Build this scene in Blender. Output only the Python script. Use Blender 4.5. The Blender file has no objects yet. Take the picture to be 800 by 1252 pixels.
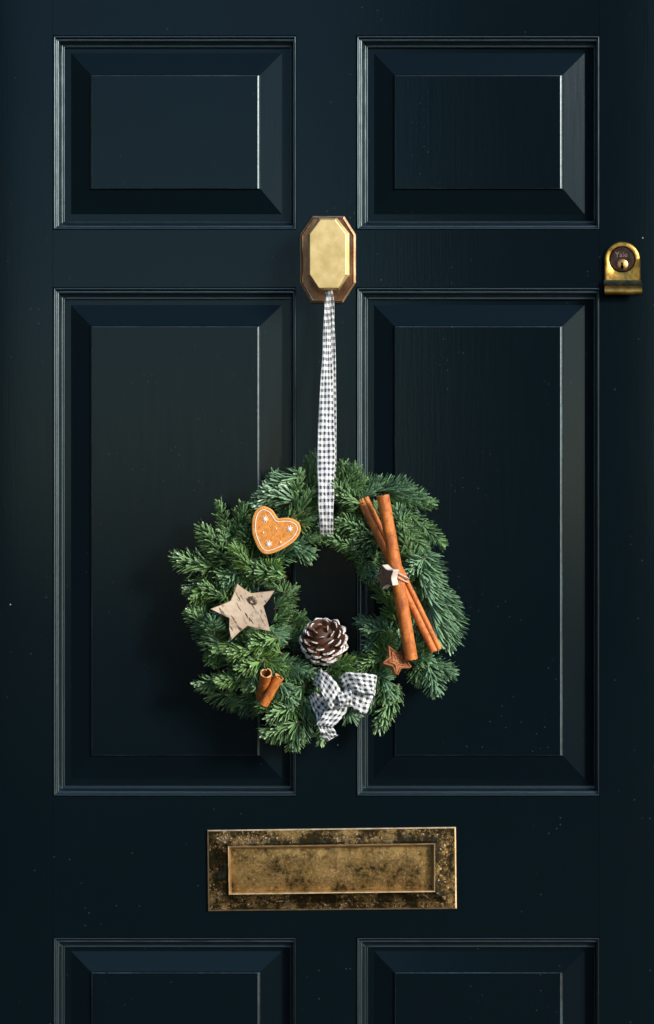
import bpy, bmesh, math, random
import numpy as np
from mathutils import Vector, Matrix

scene = bpy.context.scene
COL = scene.collection
R = math.radians
random.seed(11)
rng = np.random.default_rng(7)

# ------------------------------------------------------------------ camera, sky, sun, exposure
D = 2.2            # camera distance from the door face (m)
ZC = 1.374         # camera height
cam_d = bpy.data.cameras.new("camera")
cam = bpy.data.objects.new("camera", cam_d)
COL.objects.link(cam)
cam.location = (0, -D, ZC)
cam.rotation_euler = (R(90), 0, 0)
cam_d.sensor_fit = 'VERTICAL'
cam_d.sensor_height = 36.0
cam_d.lens = 36.0 * D / 1.252
cam_d.clip_start = 0.05
cam_d.clip_end = 3000
scene.camera = cam

SUN_DIR = Vector((0.68, -0.62, 0.36)).normalized()      # towards the sun: above and to the right of the door
elev = math.asin(SUN_DIR.z)
azim = math.atan2(SUN_DIR.x, SUN_DIR.y)
world = bpy.data.worlds.new("World")
scene.world = world
world.use_nodes = True
wn = world.node_tree
wn.nodes.clear()
sky = wn.nodes.new("ShaderNodeTexSky")
sky.sky_type = 'NISHITA'
sky.sun_disc = False
sky.sun_elevation = elev
sky.sun_rotation = azim
sky.air_density = 1.0
sky.dust_density = 0.2
sky.ozone_density = 1.6
bg = wn.nodes.new("ShaderNodeBackground")
bg.inputs[1].default_value = 0.09
wo = wn.nodes.new("ShaderNodeOutputWorld")
wn.links.new(sky.outputs[0], bg.inputs[0])
wn.links.new(bg.outputs[0], wo.inputs[0])

sun_d = bpy.data.lights.new("sun", 'SUN')
sun_d.energy = 1.5
sun_d.angle = R(14)
sun_d.color = (1.0, 0.93, 0.82)
sun = bpy.data.objects.new("sun", sun_d)
COL.objects.link(sun)
sun.rotation_euler = SUN_DIR.to_track_quat('Z', 'Y').to_euler()

scene.view_settings.view_transform = 'Standard'
scene.view_settings.look = 'None'
scene.view_settings.gamma = 1.0
scene.view_settings.use_curve_mapping = False
scene.view_settings.exposure = 1.6

# ------------------------------------------------------------------ helpers
def P(px, py, d=0.0):
    """photo pixel and distance in front of the door face -> world point"""
    s = 0.001 * (D - d) / D
    return Vector(((px - 400) * s, -d, ZC + (626 - py) * s))

def mesh_obj(name, verts, faces, mats, parent=None, smooth=False, mat_idx=None, uvs=None):
    me = bpy.data.meshes.new(name)
    me.from_pydata([tuple(v) for v in verts], [], faces)
    for m in (mats if isinstance(mats, (list, tuple)) else [mats]):
        me.materials.append(m)
    if mat_idx is not None:
        me.polygons.foreach_set("material_index", mat_idx)
    if smooth:
        me.polygons.foreach_set("use_smooth", [True] * len(me.polygons))
    if uvs is not None:
        uv = me.uv_layers.new(name="UVMap")
        for poly in me.polygons:
            for li in poly.loop_indices:
                uv.data[li].uv = uvs[me.loops[li].vertex_index]
    me.update()
    o = bpy.data.objects.new(name, me)
    COL.objects.link(o)
    if parent is not None:
        o.parent = parent
        o.matrix_parent_inverse = parent.matrix_world.inverted()
    return o

def bm_obj(name, bm, mats, parent=None, smooth=False):
    me = bpy.data.meshes.new(name)
    bm.normal_update()
    bm.to_mesh(me)
    bm.free()
    for m in (mats if isinstance(mats, (list, tuple)) else [mats]):
        me.materials.append(m)
    if smooth:
        me.polygons.foreach_set("use_smooth", [True] * len(me.polygons))
    o = bpy.data.objects.new(name, me)
    COL.objects.link(o)
    if parent is not None:
        o.parent = parent
        o.matrix_parent_inverse = parent.matrix_world.inverted()
    return o

def empty(name, loc, label, cat, group=None):
    o = bpy.data.objects.new(name, None)
    o.empty_display_size = 0.05
    COL.objects.link(o)
    o.matrix_world = Matrix.Translation(Vector(loc))
    o["label"] = label
    o["category"] = cat
    if group:
        o["group"] = group
    return o

def tag(o, label, cat, group=None):
    o["label"] = label
    o["category"] = cat
    if group:
        o["group"] = group
    return o

def box_bm(x0, x1, y0, y1, z0, z1, bev=0.0, seg=2):
    bm = bmesh.new()
    bmesh.ops.create_cube(bm, size=1.0)
    for v in bm.verts:
        v.co = Vector(((x0 + x1) / 2 + v.co.x * (x1 - x0), (y0 + y1) / 2 + v.co.y * (y1 - y0), (z0 + z1) / 2 + v.co.z * (z1 - z0)))
    if bev > 0:
        bmesh.ops.bevel(bm, geom=list(bm.edges), offset=bev, segments=seg, affect='EDGES', profile=0.5)
    return bm

def prism_rings(rings, cap_front=True, cap_back=True):
    """loft a list of equal-length closed rings (list of Vector); returns verts, faces"""
    n = len(rings[0])
    verts = [v for r in rings for v in r]
    faces = []
    for k in range(len(rings) - 1):
        for i in range(n):
            j = (i + 1) % n
            faces.append((k * n + i, k * n + j, (k + 1) * n + j, (k + 1) * n + i))
    if cap_back:
        faces.append(tuple(reversed(range(n))))
    if cap_front:
        faces.append(tuple(range((len(rings) - 1) * n, len(rings) * n)))
    return verts, faces

def fix_normals(o):
    bm = bmesh.new()
    bm.from_mesh(o.data)
    bmesh.ops.recalc_face_normals(bm, faces=bm.faces)
    bm.to_mesh(o.data)
    bm.free()
    return o

def shade_by_angle(o, deg=35):
    o.data.polygons.foreach_set("use_smooth", [True] * len(o.data.polygons))
    o.data.set_sharp_from_angle(angle=R(deg))
    return o

def tube(path, radius, n=10, caps=True):
    """path: list of Vector, radius: float or list"""
    path = [Vector(p) for p in path]
    verts, faces = [], []
    up = None
    for i, p in enumerate(path):
        t = (path[min(i + 1, len(path) - 1)] - path[max(i - 1, 0)]).normalized()
        if up is None:
            up = Vector((0, 0, 1)) if abs(t.z) < 0.9 else Vector((1, 0, 0))
        u = (up - t * up.dot(t)).normalized()
        w = t.cross(u)
        up = u
        r = radius[i] if isinstance(radius, (list, tuple)) else radius
        for k in range(n):
            a = 2 * math.pi * k / n
            verts.append(p + u * (r * math.cos(a)) + w * (r * math.sin(a)))
    for i in range(len(path) - 1):
        for k in range(n):
            j = (k + 1) % n
            faces.append((i * n + k, i * n + j, (i + 1) * n + j, (i + 1) * n + k))
    if caps:
        faces.append(tuple(reversed(range(n))))
        faces.append(tuple(range((len(path) - 1) * n, len(path) * n)))
    return verts, faces

def closed_spline(pts, sub=4):
    out = []
    n = len(pts)
    for i in range(n):
        p0, p1, p2, p3 = (Vector(pts[(i + k - 1) % n]) for k in range(4))
        for s in range(sub):
            t = s / sub
            out.append(0.5 * ((2 * p1) + (p2 - p0) * t + (2 * p0 - 5 * p1 + 4 * p2 - p3) * t * t + (3 * p1 - p0 - 3 * p2 + p3) * t ** 3))
    return out

def open_spline(pts, sub=6):
    out = []
    n = len(pts)
    for i in range(n - 1):
        p0 = Vector(pts[max(i - 1, 0)]); p1 = Vector(pts[i]); p2 = Vector(pts[i + 1]); p3 = Vector(pts[min(i + 2, n - 1)])
        for s in range(sub):
            t = s / sub
            out.append(0.5 * ((2 * p1) + (p2 - p0) * t + (2 * p0 - 5 * p1 + 4 * p2 - p3) * t * t + (3 * p1 - p0 - 3 * p2 + p3) * t ** 3))
    out.append(Vector(pts[-1]))
    return out

def inset2d(pts, amt):
    """inset a closed 2D outline (list of (x,y)) by amt"""
    n = len(pts)
    area = sum(pts[i][0] * pts[(i + 1) % n][1] - pts[(i + 1) % n][0] * pts[i][1] for i in range(n))
    sgn = 1 if area > 0 else -1
    out = []
    for i in range(n):
        a, b, c = Vector(pts[i - 1][:2]), Vector(pts[i][:2]), Vector(pts[(i + 1) % n][:2])
        e1 = (b - a).normalized(); e2 = (c - b).normalized()
        n1 = Vector((-e1.y, e1.x)) * sgn; n2 = Vector((-e2.y, e2.x)) * sgn
        m = (n1 + n2)
        if m.length < 1e-6:
            m = n1
        m.normalize()
        k = amt / max(0.45, m.dot(n1))
        out.append((b.x + m.x * k, b.y + m.y * k))
    return out

# ------------------------------------------------------------------ materials
class NT:
    def __init__(self, name):
        self.m = bpy.data.materials.new(name)
        self.m.use_nodes = True
        self.t = self.m.node_tree
        self.t.nodes.clear()
        self.out = self.n("ShaderNodeOutputMaterial")
        self.b = self.n("ShaderNodeBsdfPrincipled")
        self.l(self.b.outputs[0], self.out.inputs[0])
    def n(self, typ, **kw):
        nd = self.t.nodes.new(typ)
        for k, v in kw.items():
            setattr(nd, k, v)
        return nd
    def l(self, a, b):
        self.t.links.new(a, b)
    def coord(self, kind="Object"):
        return self.n("ShaderNodeTexCoord").outputs[kind]
    def geo(self, kind="Position"):
        return self.n("ShaderNodeNewGeometry").outputs[kind]
    def mapping(self, vec, scale=(1, 1, 1), rot=(0, 0, 0), loc=(0, 0, 0)):
        mp = self.n("ShaderNodeMapping")
        mp.inputs["Scale"].default_value = scale
        mp.inputs["Rotation"].default_value = rot
        mp.inputs["Location"].default_value = loc
        self.l(vec, mp.inputs["Vector"])
        return mp.outputs[0]
    def noise(self, vec, scale, detail=4, rough=0.55, dist=0.0):
        nd = self.n("ShaderNodeTexNoise")
        nd.inputs["Scale"].default_value = scale
        nd.inputs["Detail"].default_value = detail
        nd.inputs["Roughness"].default_value = rough
        nd.inputs["Distortion"].default_value = dist
        if vec is not None:
            self.l(vec, nd.inputs["Vector"])
        return nd.outputs["Fac"]
    def voro(self, vec, scale, out="Distance"):
        nd = self.n("ShaderNodeTexVoronoi")
        nd.inputs["Scale"].default_value = scale
        self.l(vec, nd.inputs["Vector"])
        return nd
    def ramp(self, fac, stops, interp='LINEAR'):
        nd = self.n("ShaderNodeValToRGB")
        nd.color_ramp.interpolation = interp
        el = nd.color_ramp.elements
        while len(el) < len(stops):
            el.new(0.5)
        for e, (p, c) in zip(el, stops):
            e.position = p
            e.color = (*c, 1) if len(c) == 3 else c
        self.l(fac, nd.inputs[0])
        return nd.outputs[0]
    def mix(self, fac, a, b, blend='MIX'):
        nd = self.n("ShaderNodeMix")
        nd.data_type = 'RGBA'
        nd.blend_type = blend
        for sock, v in ((nd.inputs[0], fac), (nd.inputs[6], a), (nd.inputs[7], b)):
            if isinstance(v, (int, float)):
                sock.default_value = v
            elif isinstance(v, tuple):
                sock.default_value = (*v, 1) if len(v) == 3 else v
            else:
                self.l(v, sock)
        return nd.outputs[2]
    def math(self, op, a, b=None, c=None):
        nd = self.n("ShaderNodeMath")
        nd.operation = op
        for i, v in enumerate((a, b, c)):
            if v is None:
                continue
            if isinstance(v, (int, float)):
                nd.inputs[i].default_value = v
            else:
                self.l(v, nd.inputs[i])
        return nd.outputs[0]
    def bump(self, h, strength=0.3, dist=0.001):
        nd = self.n("ShaderNodeBump")
        nd.inputs["Strength"].default_value = strength
        nd.inputs["Distance"].default_value = dist
        self.l(h, nd.inputs["Height"])
        self.l(nd.outputs[0], self.b.inputs["Normal"])
        return nd
    def set(self, **kw):
        names = {"color": "Base Color", "rough": "Roughness", "metal": "Metallic", "spec": "Specular IOR Level",
                 "coat": "Coat Weight", "coat_rough": "Coat Roughness", "sheen": "Sheen Weight", "sss": "Subsurface Weight", "trans": "Transmission Weight"}
        for k, v in kw.items():
            s = self.b.inputs[names[k]]
            if isinstance(v, (int, float)):
                s.default_value = v
            elif isinstance(v, tuple):
                s.default_value = (*v, 1)
            else:
                self.l(v, s)
        return self.m

PAINT = (0.0018, 0.0048, 0.0070)

def door_paint(name, worn=0.0, seed=0.0, coat=0.0):
    t = NT(name)
    pos = t.mapping(t.geo(), loc=(seed, seed * 2.1, seed * 0.7))
    base = t.mix(t.noise(pos, 6, 4), PAINT, (0.0022, 0.0062, 0.0088))
    # dust and paint specks with a shape of their own
    v = t.voro(pos, 75)
    gate = t.math('GREATER_THAN', t.n("ShaderNodeSeparateColor").outputs[0], 0.5)
    sep = t.n("ShaderNodeSeparateColor"); t.l(v.outputs["Color"], sep.inputs[0])
    rad = t.math('MULTIPLY', sep.outputs[1], 0.055)
    dot = t.math('LESS_THAN', v.outputs["Distance"], rad)
    rare = t.math('GREATER_THAN', sep.outputs[0], 0.955)
    clus = t.math('GREATER_THAN', t.noise(pos, 3.3, 2), 0.47)
    spk = t.math('MULTIPLY', t.math('MULTIPLY', dot, rare), clus)
    col = t.mix(spk, base, (0.45, 0.50, 0.50))
    v2 = t.voro(pos, 210)
    sep2 = t.n("ShaderNodeSeparateColor"); t.l(v2.outputs["Color"], sep2.inputs[0])
    dot2 = t.math('LESS_THAN', v2.outputs["Distance"], t.math('MULTIPLY', sep2.outputs[1], 0.16))
    fine = t.math('MULTIPLY', t.math('MULTIPLY', dot2, t.math('GREATER_THAN', sep2.outputs[0], 0.9)), t.math('GREATER_THAN', t.noise(pos, 5.1, 2), 0.5))
    col = t.mix(t.math('MULTIPLY', fine, 0.5), col, (0.07, 0.10, 0.11))
    rough = t.math('ADD', t.math('MULTIPLY', t.noise(t.mapping(pos, scale=(60, 60, 4)), 3, 3), 0.08), 0.14)
    if worn > 0:
        wv = t.noise(pos, 130, 6, 0.75)
        ra = t.n("ShaderNodeAttribute"); ra.attribute_name = "ridge"
        wf = t.math('ADD', wv, t.math('MULTIPLY', t.noise(pos, 9, 3), 0.25))
        wear = t.math('MULTIPLY', t.ramp(t.math('ADD', wf, worn * 0.22 - 0.36), [(0.38, (0, 0, 0)), (0.58, (1, 1, 1))]), ra.outputs["Fac"])
        wc = t.ramp(t.noise(pos, 14, 3), [(0.35, (0.030, 0.022, 0.018)), (0.47, (0.045, 0.042, 0.040)), (0.6, (0.06, 0.095, 0.105))])
        col = t.mix(wear, col, wc)
    h = t.math('ADD', t.math('MULTIPLY', t.noise(t.mapping(pos, scale=(90, 90, 3.0)), 4, 3), 0.6), t.math('MULTIPLY', t.noise(pos, 260, 3), 0.4))
    if worn > 0:
        h = t.math('ADD', h, t.math('MULTIPLY', t.noise(pos, 90, 2), 1.2))
    t.bump(h, 0.16 if worn > 0 else 0.08, 0.0012)
    t.b.inputs["Specular Tint"].default_value = (0.78, 0.95, 1.0, 1)
    if worn > 0:
        t.set(coat=coat, coat_rough=0.32)
        t.b.inputs["Coat IOR"].default_value = 1.7
        t.b.inputs["Coat Tint"].default_value = (0.7, 0.95, 1.0, 1)
    return t.set(color=col, rough=(0.36 if worn > 0 else rough), spec=(1.0 if worn > 0 else 0.155))

M_PAINT = door_paint("dark_blue_gloss_paint")
M_MOULD = door_paint("dark_blue_moulding_paint", worn=0.35, seed=1.3, coat=0.4)
M_WORN = door_paint("worn_arris_paint", worn=1.1, seed=2.7)

def brass(name, c1, c2, rough=0.3, scale=40, bump=0.15, seed=0.0):
    t = NT(name)
    pos = t.mapping(t.geo(), loc=(seed, seed, seed))
    f = t.noise(pos, scale, 6, 0.65)
    col = t.mix(t.ramp(f, [(0.35, (0, 0, 0)), (0.65, (1, 1, 1))]), c1, c2)
    t.bump(t.noise(pos, 300, 4), bump, 0.0006)
    return t.set(color=col, rough=t.math('ADD', t.math('MULTIPLY', f, 0.25), rough - 0.1), metal=1.0)

M_BRASS = brass("polished_brass", (0.72, 0.51, 0.20), (0.84, 0.64, 0.31), 0.50, 60, 0.1)
M_PLATE = brass("tarnished_copper_brass", (0.16, 0.075, 0.045), (0.32, 0.18, 0.10), 0.38, 60, 0.25, 3.0)
M_LOCKB = brass("lock_brass", (0.24, 0.135, 0.028), (0.48, 0.29, 0.07), 0.30, 90, 0.2, 5.0)
M_CYL = brass("bronze_cylinder", (0.030, 0.019, 0.018), (0.060, 0.036, 0.031), 0.4, 150, 0.2, 6.0)
M_PLUG = brass("lock_plug_brass", (0.40, 0.20, 0.06), (0.55, 0.30, 0.10), 0.3, 120, 0.1, 7.0)
M_LETTERING = brass("rubbed_lettering", (0.07, 0.045, 0.04), (0.30, 0.20, 0.15), 0.45, 200, 0.1, 8.0)
M_LETTERING.node_tree.nodes['Principled BSDF'].inputs['Metallic'].default_value = 0.25

M_PATINA = brass("green_patina", (0.012, 0.022, 0.020), (0.05, 0.045, 0.022), 0.5, 120, 0.3, 2.0)
t = NT("black_recess"); M_BLACK = t.set(color=(0.003, 0.003, 0.004), rough=0.8, spec=0.0)

def tarnish(name, patina=0.5, seed=0.0, dotk=0.6):
    t = NT(name)
    pos = t.mapping(t.geo(), loc=(seed, 0, seed))
    big = t.math('ADD', t.math('MULTIPLY', t.noise(pos, 34, 5, 0.6, 0.2), 0.5), t.math('MULTIPLY', t.noise(pos, 210, 5, 0.75), 0.5))
    brassc = t.mix(t.noise(pos, 55, 3), (0.32, 0.18, 0.040), (0.72, 0.44, 0.17))
    darkc = t.mix(t.noise(pos, 120, 3), (0.005, 0.004, 0.003), (0.040, 0.028, 0.006))
    fac = t.ramp(big, [(patina - 0.11, (1, 1, 1)), (patina + 0.10, (0, 0, 0))])
    col = t.mix(fac, brassc, darkc)
    v = t.voro(pos, 430)
    sep = t.n("ShaderNodeSeparateColor"); t.l(v.outputs["Color"], sep.inputs[0])
    dots = t.math('MULTIPLY', t.math('LESS_THAN', v.outputs["Distance"], t.math('MULTIPLY', sep.outputs[1], 0.55)), t.math('GREATER_THAN', sep.outputs[0], 0.5))
    dots = t.math('MULTIPLY', dots, t.math('GREATER_THAN', t.noise(pos, 34, 4, 0.7), 0.50))
    dots = t.math('MULTIPLY', dots, dotk)
    col = t.mix(dots, col, t.mix(sep.outputs[2], (0.42, 0.25, 0.13), (0.66, 0.47, 0.32)))
    green = t.ramp(t.noise(pos, 75, 4), [(0.60, (0, 0, 0)), (0.72, (1, 1, 1))])
    col = t.mix(t.math('MULTIPLY', green, 0.15), col, (0.16, 0.24, 0.20))
    rough = t.mix(fac, (0.34,) * 3, (0.55,) * 3)
    t.bump(t.math('SUBTRACT', t.math('ADD', big, t.math('MULTIPLY', dots, 0.35)), t.math('MULTIPLY', t.noise(pos, 500, 2), 0.2)), 0.45, 0.0012)
    return t.set(color=col, rough=rough, metal=0.85)

M_LETTER = tarnish("pitted_tarnished_brass", 0.595, 0.0, 0.75)
M_FLAP = tarnish("mottled_brass_flap", 0.515, 4.2, 0.3)
M_EDGE = brass("rubbed_brass_edge", (0.62, 0.40, 0.19), (0.88, 0.64, 0.37), 0.42, 90, 0.2, 9.0)

def needle_mat(name, dark, light, under, tipc):
    t = NT(name)
    g = t.n("ShaderNodeNewGeometry")
    ri = g.outputs["Random Per Island"]
    at = t.n("ShaderNodeAttribute"); at.attribute_name = "along"
    col = t.mix(t.ramp(ri, [(0.2, (0, 0, 0)), (0.95, (1, 1, 1))]), dark, light)
    col = t.mix(t.ramp(at.outputs["Fac"], [(0.75, (0, 0, 0)), (1.0, (1, 1, 1))]), col, tipc)
    at2 = t.n("ShaderNodeAttribute"); at2.attribute_name = "under"
    col = t.mix(at2.outputs["Fac"], col, under)
    return t.set(color=col, rough=0.33, spec=0.8)

M_NEEDLE = [
    needle_mat("fir_needles", (0.018, 0.062, 0.016), (0.22, 0.43, 0.14), (0.22, 0.36, 0.19), (0.24, 0.36, 0.12)),
    needle_mat("blue_fir_needles", (0.015, 0.060, 0.026), (0.20, 0.42, 0.19), (0.24, 0.39, 0.25), (0.22, 0.36, 0.16)),
    needle_mat("young_fir_needles", (0.050, 0.14, 0.022), (0.25, 0.46, 0.08), (0.18, 0.30, 0.15), (0.26, 0.37, 0.10)),
]
t = NT("twig_bark")
M_TWIG = t.set(color=t.mix(t.noise(t.geo(), 120, 4), (0.06, 0.055, 0.02), (0.14, 0.11, 0.04)), rough=0.7)
t = NT("bud_scale"); M_BUD = t.set(color=(0.30, 0.16, 0.07), rough=0.6)
t = NT("straw_ring")
M_STRAW = t.set(color=t.mix(t.noise(t.geo(), 200, 4), (0.008, 0.014, 0.006), (0.02, 0.028, 0.012)), rough=0.8)

# gingham: UV x across the ribbon in checks, y along it in checks
def gingham(name):
    t = NT(name)
    uv = t.n("ShaderNodeUVMap"); uv.uv_map = "UVMap"
    wob = t.n("ShaderNodeTexNoise"); wob.inputs["Scale"].default_value = 1.3
    t.l(uv.outputs[0], wob.inputs["Vector"])
    s = t.n("ShaderNodeSeparateXYZ"); t.l(uv.outputs[0], s.inputs[0])
    def stripe(c, duty):
        fr = t.math('FRACT', t.math('ADD', c, t.math('MULTIPLY', t.math('SUBTRACT', wob.outputs["Fac"], 0.5), 0.25)))
        return t.math('LESS_THAN', fr, duty)
    a = stripe(s.outputs[0], 0.5); b = stripe(s.outputs[1], 0.5)
    both = t.math('MULTIPLY', a, b)
    one = t.math('MAXIMUM', a, b)
    # woven half-tone: alternating threads where one stripe crosses white
    thr = t.math('GREATER_THAN', t.math('FRACT', t.math('MULTIPLY', t.math('ADD', s.outputs[0], s.outputs[1]), 3.0)), 0.5)
    half = t.mix(thr, (0.27, 0.28, 0.28), (0.62, 0.63, 0.63))
    col = t.mix(one, (0.80, 0.80, 0.79), half)
    col = t.mix(both, col, (0.030, 0.033, 0.040))
    w1 = t.n("ShaderNodeTexWave"); w1.inputs["Scale"].default_value = 3.2; w1.bands_direction = 'X'; t.l(uv.outputs[0], w1.inputs[0])
    w2 = t.n("ShaderNodeTexWave"); w2.inputs["Scale"].default_value = 3.2; w2.bands_direction = 'Y'; t.l(uv.outputs[0], w2.inputs[0])
    t.bump(t.math('ADD', w1.outputs["Fac"], w2.outputs["Fac"]), 0.25, 0.0004)
    return t.set(color=col, rough=0.85, sheen=0.15)
M_GING = gingham("black_white_gingham")

t = NT("felt_orange")
pos = t.geo()
fcol = t.mix(t.ramp(t.noise(pos, 240, 5, 0.75), [(0.3, (0, 0, 0)), (0.7, (1, 1, 1))]), (0.42, 0.125, 0.012), (0.88, 0.36, 0.075))
t.bump(t.noise(pos, 420, 4, 0.7), 0.5, 0.0010)
M_FELT = t.set(color=fcol, rough=0.9, sheen=0.1)
t = NT("felt_orange_edge"); M_FELTE = t.set(color=t.mix(t.noise(t.geo(), 260, 4), (0.66, 0.28, 0.06), (0.82, 0.40, 0.11)), rough=0.9)
t = NT("white_thread"); t.bump(t.noise(t.geo(), 900, 2), 0.3, 0.0004); M_WHITE = t.set(color=(0.80, 0.78, 0.74), rough=0.75)

# birch bark
t = NT("birch_bark")
pos = t.geo()
rp = t.mapping(pos, rot=(0, R(30), 0))
lent = t.noise(t.mapping(rp, scale=(26, 26, 150)), 1.0, 3, 0.6, 0.3)
lent = t.noise(t.mapping(rp, scale=(190, 60, 38)), 1.0, 3, 0.55, 0.2)
basec = t.mix(t.noise(pos, 42, 5, 0.65), (0.42, 0.27, 0.16), (0.80, 0.66, 0.51))
gl = t.ramp(lent, [(0.585, (0, 0, 0)), (0.625, (1, 1, 1))])
col = t.mix(gl, basec, (0.055, 0.036, 0.026))
patch = t.ramp(t.noise(t.mapping(pos, loc=(0.37, 0, 0.11)), 60, 5, 0.7), [(0.52, (0, 0, 0)), (0.68, (1, 1, 1))])
col = t.mix(t.math('MULTIPLY', patch, 0.7), col, (0.17, 0.105, 0.065))
t.bump(t.math('SUBTRACT', t.noise(pos, 130, 5), t.math('MULTIPLY', gl, 0.8)), 0.5, 0.0012)
M_BIRCH = t.set(color=col, rough=0.75)
t = NT("cut_birch_edge"); M_BIRCHE = t.set(color=t.mix(t.noise(t.geo(), 120, 4), (0.32, 0.19, 0.10), (0.50, 0.34, 0.20)), rough=0.8)
t = NT("birch_knot"); t.bump(t.noise(t.geo(), 240, 4), 0.8, 0.0015); M_KNOT = t.set(color=t.mix(t.ramp(t.noise(t.geo(), 150, 4), [(0.4, (0, 0, 0)), (0.6, (1, 1, 1))]), (0.05, 0.03, 0.02), (0.42, 0.30, 0.20)), rough=0.85)

def cinnamon(name, c1, c2, seed=0.0):
    t = NT(name)
    g = t.n("ShaderNodeTexCoord").outputs["Object"]
    pos = t.mapping(t.geo(), loc=(seed, seed, 0))
    a = t.math('ADD', t.math('MULTIPLY', t.noise(t.mapping(pos, scale=(160, 160, 28)), 1, 5, 0.6), 0.6), t.math('MULTIPLY', t.noise(pos, 75, 4, 0.6), 0.4))
    b = t.noise(pos, 190, 5, 0.7)
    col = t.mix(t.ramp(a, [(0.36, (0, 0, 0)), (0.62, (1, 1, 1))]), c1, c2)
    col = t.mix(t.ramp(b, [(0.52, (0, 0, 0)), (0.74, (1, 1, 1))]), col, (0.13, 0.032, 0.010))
    t.bump(t.math('ADD', a, t.math('MULTIPLY', b, 0.5)), 0.4, 0.0010)
    return t.set(color=col, rough=0.62)
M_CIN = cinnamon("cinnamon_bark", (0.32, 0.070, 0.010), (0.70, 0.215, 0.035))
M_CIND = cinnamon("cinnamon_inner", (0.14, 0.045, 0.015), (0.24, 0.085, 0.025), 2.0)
M_CINE = cinnamon("cinnamon_cut_end", (0.52, 0.24, 0.08), (0.66, 0.34, 0.13), 4.0)
M_STARC = cinnamon("dark_cinnamon_bark", (0.14, 0.035, 0.008), (0.40, 0.13, 0.03), 6.0)
t = NT("brown_star_bark"); t.bump(t.noise(t.geo(), 260, 4), 0.7, 0.0012)
M_STARB = t.set(color=t.mix(t.ramp(t.noise(t.geo(), 170, 5), [(0.35, (0, 0, 0)), (0.65, (1, 1, 1))]), (0.055, 0.028, 0.02), (0.21, 0.11, 0.07)), rough=0.75)
t = NT("pale_cut_wood"); M_PALE = t.set(color=t.mix(t.noise(t.geo(), 120, 4), (0.50, 0.41, 0.33), (0.74, 0.67, 0.59)), rough=0.75)
t = NT("cone_scale"); t.bump(t.noise(t.geo(), 320, 3), 0.4, 0.0008)
M_SCALE = t.set(color=t.mix(t.noise(t.geo(), 140, 4), (0.025, 0.012, 0.008), (0.13, 0.042, 0.014)), rough=0.6)
t = NT("cone_white_paint"); t.bump(t.noise(t.geo(), 320, 3), 0.4, 0.0008)
M_SNOW = t.set(color=t.mix(t.ramp(t.noise(t.geo(), 260, 4, 0.7), [(0.36, (0, 0, 0)), (0.54, (1, 1, 1))]), (0.16, 0.08, 0.05), (0.74, 0.71, 0.68)), rough=0.7)

t = NT("pavement_stone")
M_GROUND = t.set(color=t.mix(t.noise(t.geo(), 3, 6), (0.035, 0.035, 0.036), (0.065, 0.064, 0.062)), rough=0.85)
t = NT("render_wall")
t.bump(t.noise(t.geo(), 60, 5), 0.4, 0.003)
M_WALL = t.set(color=t.mix(t.noise(t.geo(), 5, 5), (0.06, 0.06, 0.062), (0.09, 0.09, 0.09)), rough=0.9)

# ------------------------------------------------------------------ setting (outside the frame: what the door stands in, plus two walls added for its reflections)
g = mesh_obj("ground", [(-400, -400, 0), (400, -400, 0), (400, 400, 0), (-400, 400, 0)], [(0, 1, 2, 3)], M_GROUND)
g["kind"] = "structure"
XL, XR = -0.418, 0.418           # door edges
ZT = 2.025
bm = bmesh.new()
def add_box(bm, x0, x1, y0, y1, z0, z1):
    b = box_bm(x0, x1, y0, y1, z0, z1)
    me = bpy.data.meshes.new("tmp"); b.to_mesh(me); b.free(); bm.from_mesh(me); bpy.data.meshes.remove(me)
add_box(bm, -3.0, XL - 0.125, -0.03, 0.25, 0.004, 3.0)
add_box(bm, XR + 0.125, 3.0, -0.03, 0.25, 0.004, 3.0)
add_box(bm, XL - 0.125, XR + 0.125, -0.03, 0.25, ZT + 0.125, 3.0)
w = bm_obj("wall", bm, M_WALL); w["kind"] = "structure"
# tall unseen wall added behind the camera, right, to darken the gloss paint's reflections
w2 = bm_obj("wall", box_bm(0.45, 3.6, -9.4, -9.0, 0.004, 6.5), M_WALL); w2["kind"] = "structure"
w3 = bm_obj("wall", box_bm(-2.9, -2.6, -7.5, -0.06, 0.004, 4.2), M_WALL); w3["kind"] = "structure"  # unseen side wall added at left to darken the left-facing mouldings

# ------------------------------------------------------------------ the door
door = empty("front_door", (0, 0.02, 0.02), "dark navy blue panelled front door with worn glossy paint and brass fittings", "door")

def member(name, px0, px1, py0, py1):
    x0, x1 = (px0 - 399.7) * 0.001, (px1 - 400.3) * 0.001
    z1, z0 = ZC + (626 - py0) * 0.001, ZC + (626 - py1) * 0.001
    return bm_obj(name, box_bm(x0, x1, 0.0, 0.044, z0, z1), M_PAINT, door)

PY_TOP = 626 - (ZT - ZC) * 1000
PY_BOT = 626 + (ZC - 0.02) * 1000
rows = [  # outer, inner, bevel foot, field (top, bottom)
    dict(o=(43, 281), i=(59, 270), b=(65, 262), f=(93, 230)),
    dict(o=(351, 974), i=(367, 960), b=(373, 952), f=(400, 923)),
    dict(o=(1146, 1758), i=(1159, 1746), b=(1163, 1738), f=(1190, 1708)),
]
cols = [
    dict(o=(64.5, 362), i=(80, 354.5), b=(87, 345), f=(113, 316)),
    dict(o=(435.5, 733), i=(450.5, 726), b=(457.5, 715), f=(484, 686)),
]
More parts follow.
